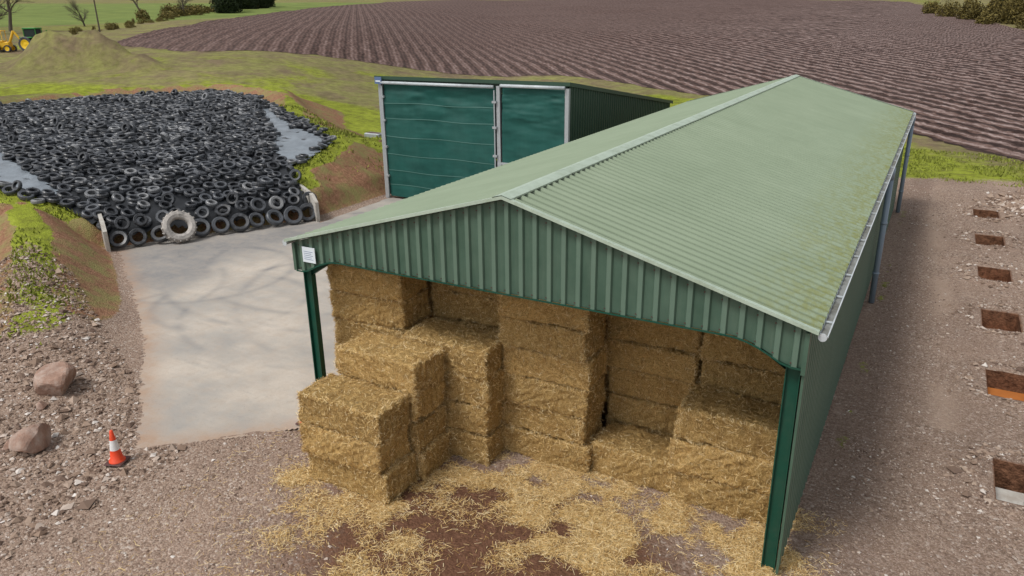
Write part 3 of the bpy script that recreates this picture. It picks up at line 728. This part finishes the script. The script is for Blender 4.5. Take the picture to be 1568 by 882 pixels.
Q=np.vstack(Q); Q=Q[offpit(Q)]; pebbles("pit_spoil",Q,np.minimum(rng.lognormal(-3.0,.5,len(Q)),.16))
Q=np.stack([rng.normal(19.3,.9,1500),rng.normal(38.5,1.3,1500)],1); pebbles("rubble_heap",Q,np.minimum(rng.lognormal(-2.2,.4,len(Q)),.3))

# grass tufts
P=np.vstack([reg(80000,-45,-8,-6,34),reg(20000,8,30,38,56),reg(3000,-14,-4,-9,-3)])
gi=sm(.5,1.0,T(P[:,0],P[:,1],False)); e=.25
sl2=np.hypot((T(P[:,0]+e,P[:,1],False)-T(P[:,0]-e,P[:,1],False))/(2*e),(T(P[:,0],P[:,1]+e,False)-T(P[:,0],P[:,1]-e,False))/(2*e))
gi=gi*(1-sm(.4,.6,sl2)); gi=np.where(P[:,1]>44,.9,gi)*(~inpoly(P[:,0],P[:,1],CLAMP))*(~inpoly(P[:,0],P[:,1],APRON))*(~inpoly(P[:,0],P[:,1],FIELD))
P=P[(rng.random(len(P))<gi)&(sm(-.2,.25,fbm(P[:,0]*.5,P[:,1]*.5,3))>rng.random(len(P))*.8)]
n_=len(P); zz=T(P[:,0],P[:,1])+.04
dv=rng.normal(size=(n_,3))*[.4,.4,0]+[0,0,1]; hgt=rng.uniform(.08,.22,(n_,1)); sd=rng.normal(size=(n_,3))*[1,1,0]; sd/=np.linalg.norm(sd,axis=1)[:,None]
b=np.column_stack([P,zz-.04]); V=np.stack([b-sd*.05,b+sd*.05,b+dv*hgt+sd*.01],1).reshape(-1,3)
mesh_np("grass_tufts",V,np.arange(3*n_).reshape(-1,3),M_grassb)

def boulder(x,y,r,seed):
    bm=bmesh.new(); bmesh.ops.create_icosphere(bm,subdivisions=4,radius=1)
    rr=np.random.default_rng(seed); pl=rr.normal(size=(9,3)); pl/=np.linalg.norm(pl,axis=1)[:,None]; dd=rr.uniform(.5,.85,9)
    for v in bm.verts:
        p=np.array(v.co)
        for a,d in zip(pl,dd):
            q=p@a
            if q>d: p=p-a*(q-d)
        n_=float(fbm(np.array([p[0]*3+seed]),np.array([p[1]*3+p[2]*2]),3)[0])
        v.co=p*r*np.array([1.15,.95,.9])*(1+.12*n_)
    me=bpy.data.meshes.new("boulder"); bm.to_mesh(me); bm.free(); me.materials.append(M_rock)
    o=bpy.data.objects.new("boulder",me); link(o); o.location=(x,y,float(T(x,y))+r*.42); o.rotation_euler=(0,0,seed)
boulder(-8.4,-2.1,.66,3); boulder(-5.9,-4.3,.56,5); boulder(-6.5,-4.6,.22,8); boulder(-4.2,-6.9,.2,9)
boulder(-7.8,-3,.16,12); boulder(14.9,-.4,.09,14)

def cone(x,y,zr=0,s=.95):
    e=empty("traffic_cone",(x,y,float(max(T(x,y),.02))+.01)); e.rotation_euler=(0,0,zr)
    mb=MB(); mb.box((-.21,-.21,0),(.21,.21,.035),0,bev=.015); mb.obj("base",M_blk,e)
    mb=MB(); r=lambda z:.15-(.15-.035)*z/.72
    mb.rev([(.175,.035),(.17,.06),(r(.06),.075),(r(.3),.30)],28,m=0); mb.rev([(r(.3)+.003,.30),(r(.52)+.003,.52)],28,m=1); mb.rev([(r(.52),.52),(r(.72),.72),(.02,.735),(0.001,.735)],28,m=0)
    mb.obj("cone_body",[M_orange,M_white],e,True); e.scale=(s,s,s*1.1)
cone(-3.3,-3.7,.4,1.15); cone(-.38,.12,.2,1.05)

for i,(a,b,c,e_) in enumerate(PITS):
    e=empty("foundation_pit",((a+c)/2,(b+e_)/2,0)); w=(c-a)/2-.03; l=(e_-b)/2-.03
    mb=MB()
    if i in (0,2): mb.box((-w+.02,-l+.02,-1.0),(w-.02,l*(.35 if i else .55),-.50),0,bev=.03)
    else: mb.box((-w+.1,l*.1,-1.0),(w-.3,l*.6,-.66),0,bev=.03)
    mb.tube((.1,-l*.1,-.75),(.1,-l*.1,-.38),.035,m=0); mb.obj("concrete_pad",M_conc,e)
    if i in (1,2,3):
        zw=-.58 if i in(1,3) else -.70
        mb=MB(); mb.add([(-w,-l,zw),(w,-l,zw),(w,l,zw),(-w,l,zw)],[(0,1,2,3)]); mb.obj("pit_water",M_water,e)

# ------------------------------------------------------------------ curtain sided shed
sh=empty("curtain_sided_shed"); X0,X1,Y0,Y1,HF,HB=-15.95,-3.3,23.8,41.3,7.45,4.75
zt=lambda u:HF-.12-(HF-HB)*u/(Y1-Y0)
clad((X1,Y0,0),(0,1,0),(1,0,0),Y1-Y0,lambda u:.1,zt,name="side_cladding",mat=M_cladd,parent=sh)
clad((X0,Y0,0),(0,1,0),(-1,0,0),Y1-Y0,lambda u:.1,zt,name="side_cladding",mat=M_cladd,parent=sh)
clad((X0,Y1,0),(1,0,0),(0,1,0),X1-X0,lambda u:.1,lambda u:HB-.1,name="rear_cladding",mat=M_cladd,parent=sh)
clad((X0+.1,Y0+.02,0),(1,0,0),(0,-1,0),X1-X0-.2,lambda u:6.7,lambda u:HF-.05,name="front_fascia",mat=M_cladd,parent=sh,rib=.03)
mb=MB(); mb.add([(X0-.15,Y0-.25,HF),(X1+.15,Y0-.25,HF),(X1+.15,Y1+.2,HB),(X0-.15,Y1+.2,HB)],[(0,1,2,3)],0)
mb.add([(X0-.15,Y0-.25,HF-.2),(X1+.15,Y0-.25,HF-.2),(X1+.15,Y0-.25,HF),(X0-.15,Y0-.25,HF)],[(0,1,2,3)],0)
mb.add([(X1+.15,Y0-.25,HF-.2),(X1+.15,Y1+.2,HB-.2),(X1+.15,Y1+.2,HB+.01),(X1+.15,Y0-.25,HF+.01)],[(0,1,2,3)],0)
mb.obj("roof_and_fascia",M_cladd,sh)
def cy(x,z,k):
    return Y0-.14-.10*np.sin((z-.2)/7*math.pi)+.10*fbm(np.asarray(x)*.5+k,np.asarray(z)*2.2,3)*np.interp(z,[4,6.5],[.7,2.8])
def curtain(x0,x1,z0,z1,k,straps):
    u=np.linspace(x0,x1,70);v=np.linspace(z0,z1,70);U,V_=np.meshgrid(u,v,indexing='ij')
    mesh_np("curtain",np.stack([U,cy(U,V_,k),V_],-1).reshape(-1,3),grid_faces(70,70),M_curt,parent=sh,smooth=True)
    for zs in straps:
        v=np.array([zs-.022,zs+.022]);U,V_=np.meshgrid(u,v,indexing='ij')
        mesh_np("strap",np.stack([U,cy(U,V_,k)-.02,V_+.03*np.sin(U*1.3+zs)],-1).reshape(-1,3),grid_faces(70,2),M_strap,parent=sh,smooth=True)
curtain(X0+.45,-7.75,.15,7.0,3,(.9,1.8,2.8,3.9,5.0,5.9))
curtain(-7.3,X1-.15,2.9,7.1,9,())
mb=MB()
for x in (X0+.2,-7.52,X1-.02):
    mb.box((x-.11,Y0-.24,0),(x+.11,Y0-.03,7.12),0)
for x in (X0+.42,-7.72):
    mb.box((x-.03,Y0-.34,.1),(x+.03,Y0-.26,6.9),0)
    for zz in (1.4,3.2,4.8,6.2): mb.box((x-.12,Y0-.38,zz),(x+.14,Y0-.25,zz+.12),0)
mb.box((-7.4,Y0-.32,2.8),(X1-.14,Y0-.26,2.93),0)
mb.obj("curtain_posts",M_galv,sh)
mb=MB(); mb.tube((X0+.4,Y0-.34,7.08),(-7.75,Y0-.34,7.08),.09); mb.tube((-7.3,Y0-.34,7.16),(X1-.1,Y0-.34,7.16),.09); mb.obj("curtain_roller",M_gut,sh,True)
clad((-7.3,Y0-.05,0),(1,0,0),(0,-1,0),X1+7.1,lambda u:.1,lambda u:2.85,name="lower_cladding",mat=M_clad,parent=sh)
mb=MB(); mb.box((X0+.0,Y0-.42,7.0),(X0+.5,Y0-.39,7.4),0); mb.box((X0+.07,Y0-.425,7.12),(X0+.43,Y0-.421,7.2),1); mb.obj("name_plate",[M_signt,M_sign],sh)
tx_,ty_=-22.5,31.0; tz=float(T(tx_,ty_)); mb=MB(); mb.box((tx_-.7,ty_-.4,tz+.1),(tx_+.7,ty_+.4,tz+.5),0,bev=.05); mb.box((tx_-.55,ty_-.25,tz+.505),(tx_+.55,ty_+.25,tz+.51),1)
for a in(-.6,.6): mb.box((tx_+a-.05,ty_-.35,tz-.2),(tx_+a+.05,ty_+.35,tz+.1),0)
mb.obj("water_trough",[M_galv,M_blk])

# ------------------------------------------------------------------ tractor
M_jg=simple("tractor_green",(.02,.22,.03),.35,.1,3); M_jy=simple("wheel_yellow",(.90,.58,.02),.4,.1,3); M_glass=simple("cab_glass",(.02,.03,.035),.08,.1,3); M_imp=simple("implement_yellow",(.85,.50,.03),.5,.15,3)
TRX,TRY=-91.8,47.4
tr=empty("tractor",(TRX,TRY,float(T(TRX,TRY))-.05))
tr.rotation_euler=(0,0,math.radians(25)); tr.scale=(1.,1.,1.)
mb=MB()
mb.box((.5,-.42,1.0),(2.9,.42,1.75),0,bev=.12); mb.box((2.6,-.3,.7),(3.1,.3,1.3),0,bev=.05); mb.box((-1.,-.35,.7),(.8,.35,1.1),0,bev=.05)
for sg in(-1,1):
    mb.box((-1.5,sg*.75-.35,1.72),(.3,sg*.75+.35,1.85),0,bev=.04)
mb.box((-1.15,-.72,2.82),(.75,.72,3.0),0,bev=.06)
for x in(-1.05,.6):
    for y in(-.66,.6): mb.box((x,y,1.7),(x+.07,y+.07,2.84),0)
mb.tube((1.4,.5,1.7),(1.4,.5,2.7),.05); mb.obj("body",M_jg,tr)
mb=MB(); mb.box((-1.0,-.62,1.1),(.6,.62,2.82),0,bev=.05); mb.obj("cab_glass",M_glass,tr)
mb=MB()
def wheel(x,y,r,w):
    M=Matrix.Translation((x,y,r))@Matrix.Rotation(math.pi/2,4,'X')
    mb.rev([(r,.35*w),(r*.93,.5*w),(r*.62,.45*w),(r*.62,-.45*w),(r*.93,-.5*w),(r,-.35*w)],28,M,0,True)
    mb.rev([(r*.64,.46*w),(r*.3,.3*w),(.001,.35*w)],20,M,1); mb.rev([(r*.64,-.46*w),(r*.3,-.3*w),(.001,-.35*w)],20,M,1)
for sg in(-1,1): wheel(-.75,sg*.95,.95,.5); wheel(2.2,sg*.9,.68,.4)
mb.obj("wheels",[M_tyre,M_jy],tr)
ix,iy=TRX-3.4,TRY-2.4
im=empty("backhoe_digger",(ix,iy,float(T(ix,iy)))); im.rotation_euler=(0,0,math.radians(35)); mb=MB()
mb.box((-1.3,-.5,.5),(1.0,.5,1.3),0,bev=.1); mb.tube((.8,0,1.),(1.6,0,2.6),.16); mb.tube((1.6,0,2.6),(2.4,0,1.4),.13); mb.box((2.1,-.4,.7),(2.7,.4,1.4),0,bev=.08); mb.tube((-.9,0,1.1),(-1.6,0,3.0),.12); mb.tube((-1.6,0,3.0),(-2.9,0,1.6),.1)
mb.box((-1.2,-.55,1.3),(.3,.55,1.45),0,bev=.04); mb.box((-1.2,-.6,2.6),(.4,.6,2.72),0,bev=.04)
for x in (-1.1,.25):
    for y in (-.55,.5): mb.box((x,y,1.4),(x+.06,y+.06,2.62))
mb.obj("arm_and_chassis",M_imp,im); mb=MB()
for sg in(-1,1): wheel(-.7,sg*.75,.62,.35); wheel(.8,sg*.75,.45,.3)
mb.obj("wheels",[M_tyre,M_jy],im)

# ------------------------------------------------------------------ trees, hedges
def bare_tree(x,y,h,seed,name="bare_tree"):
    rd=random.Random(seed); mb=MB(); base_=Vector((x,y,float(T(x,y))-.2))
    e=empty(name,base_)
    def br(p,d,L,r,lv):
        for k in range(3):
            nd=(d+Vector((rd.gauss(0,.13),rd.gauss(0,.13),rd.gauss(.03,.08)))).normalized(); q=p+nd*L/3; r2=r*.86
            mb.tube(p,q,r,r2,n=5 if lv>1 else 7,cap=False); p=q;d=nd;r=r2
            if lv<5 and k>=(1 if lv==0 else 0):
                for _ in range(2 if lv<4 else 3):
                    s_=(d+Vector((rd.gauss(0,.62),rd.gauss(0,.62),rd.gauss(.1,.35)))).normalized(); 
                    if lv<4 or rd.random()<.8: br(p,s_,L*rd.uniform(.5,.75),r*.55,lv+1)
    br(Vector((0,0,0)),Vector((0,0,1)),h*.42,h*.028,0 if seed%2 else 1)
    mb.obj("trunk_and_limbs",M_bark,e)
bare_tree(-133,67,12,3); bare_tree(-128,60,10,8)
bare_tree(-196,140,12,5); bare_tree(-190,150,10,12); bare_tree(-150,92,7,6)
def leafmass(name,pts_,mat,lsz,nper):
    P=[]
    for (x,y,z,rx,rz) in pts_:
        n=int(nper*rx*rz); a=rng.normal(size=(n,3)); a/=np.linalg.norm(a,axis=1)[:,None]; a*=(rng.random((n,1))**.35)
        cl=fbm(a[:,0]*3+x,a[:,2]*3+y+a[:,1]*2,3)*.9+1
        P.append(np.array([x,y,z+rz*.55])+a*np.array([rx,rx,rz*.9])*cl[:,None])
    P=np.vstack(P);n=len(P); d1=rng.normal(size=(n,3));d1/=np.linalg.norm(d1,axis=1)[:,None]; d2=np.cross(d1,rng.normal(size=(n,3)));d2/=np.linalg.norm(d2,axis=1)[:,None]
    s_=rng.uniform(.5,1.3,(n,1))*lsz
    V=np.stack([P-d1*s_,P+d2*s_*.6,P+d1*s_,P-d2*s_*.6],1).reshape(-1,3)
    mesh_np(name,V,np.arange(4*n).reshape(-1,4),mat)
def tz_(x,y): return float(T(x,y))
L_=[]
for i in range(24):
    f=i/23; x=-176-f*80;y=128+f*108+random.uniform(-5,5); L_.append((x,y,tz_(x,y)-.5,random.uniform(1.6,3.4),random.uniform(1.,3.)))
leafmass("hedge",L_,M_leafb,.25,200)
L_=[(x,y,tz_(x,y),r,h) for x,y,r,h in [(-206,180,4,5),(-212,186,5,7.5),(-222,196,4,6.5),(-236,214,6,8.5),(-246,226,5,6),(-258,244,6,9),(-272,262,5,8)]]
leafmass("distant_conifers",L_,M_leafd,.35,200)
L_=[(x,y,tz_(x,y)-.5,r,h) for x,y,r,h in [(24,258,3.5,5),(29,252,5,6.5),(36,246,6,8),(18,268,4,5),(12,284,3.5,4),(6,310,3,4),(32,232,4,4),(42,238,6,8),(21,245,2.5,3)]]
leafmass("hedge",L_,M_leafb,.3,200)
L_=[(x,y,tz_(x,y),r,h) for x,y,r,h in [(32,256,4,8),(25,266,3,6)]]
leafmass("distant_conifers",L_,M_leafd,.32,150)
L_=[]
for i in range(34):
    f=i/33; x=-112-f*60;y=64+f*66+random.uniform(-3,3); L_.append((x,y,tz_(x,y)-.3,random.uniform(.4,1.),random.uniform(.4,1.1)))
leafmass("scrub",L_,M_leafb,.10,900)
mb=MB(); zp=tz_(-118,74); mb.tube((-118,74,zp-.3),(-118,74,zp+8.5),.14,.1,n=10); mb.box((-118.9,73.95,zp+7.9),(-117.1,74.05,zp+8.0)); mb.obj("telegraph_pole",M_bark)

# ------------------------------------------------------------------ light
sunv=Vector((-.30,-.60,1.0)).normalized()
el=math.asin(sunv.z); az=math.atan2(sunv.x,sunv.y)
w=bpy.data.worlds.new("World"); scene.world=w; w.use_nodes=True; nt=w.node_tree
sky=nt.nodes.new('ShaderNodeTexSky'); sky.sky_type='NISHITA'; sky.sun_disc=False; sky.sun_elevation=el; sky.sun_rotation=az; sky.air_density=1.; sky.dust_density=3.; sky.ozone_density=1.
hs=nt.nodes.new('ShaderNodeHueSaturation'); hs.inputs['Saturation'].default_value=.18; hs.inputs['Value'].default_value=1.0
nt.links.new(sky.outputs[0],hs.inputs['Color']); nt.links.new(hs.outputs[0],nt.nodes['Background'].inputs[0]); nt.nodes['Background'].inputs[1].default_value=.14
sd_=bpy.data.lights.new("sun",'SUN'); sd_.energy=1.75; sd_.angle=math.radians(16); sd_.color=(1,.96,.9); so=bpy.data.objects.new("sun",sd_); link(so)
so.rotation_euler=sunv.to_track_quat('Z','Y').to_euler(); so.location=(0,0,50)

# ------------------------------------------------------------------ camera
yaw,pit_,rol=-.511,.3497,-.0119
f=Vector((math.sin(yaw)*math.cos(pit_),math.cos(yaw)*math.cos(pit_),-math.sin(pit_))); r=Vector((math.cos(yaw),-math.sin(yaw),0)); u=r.cross(f)
r2=r*math.cos(rol)+u*math.sin(rol); u2=-r*math.sin(rol)+u*math.cos(rol)
cd=bpy.data.cameras.new("camera"); cam=bpy.data.objects.new("camera",cd); link(cam)
cam.matrix_world=Matrix(((r2.x,u2.x,-f.x,13.9328),(r2.y,u2.y,-f.y,-13.3624),(r2.z,u2.z,-f.z,10.8502),(0,0,0,1)))
cd.sensor_width=36; cd.lens=1150.9/1568*36; cd.clip_end=6000; cd.clip_start=.1
scene.camera=cam
scene.view_settings.view_transform='Standard'; scene.view_settings.look='None'; scene.view_settings.exposure=0
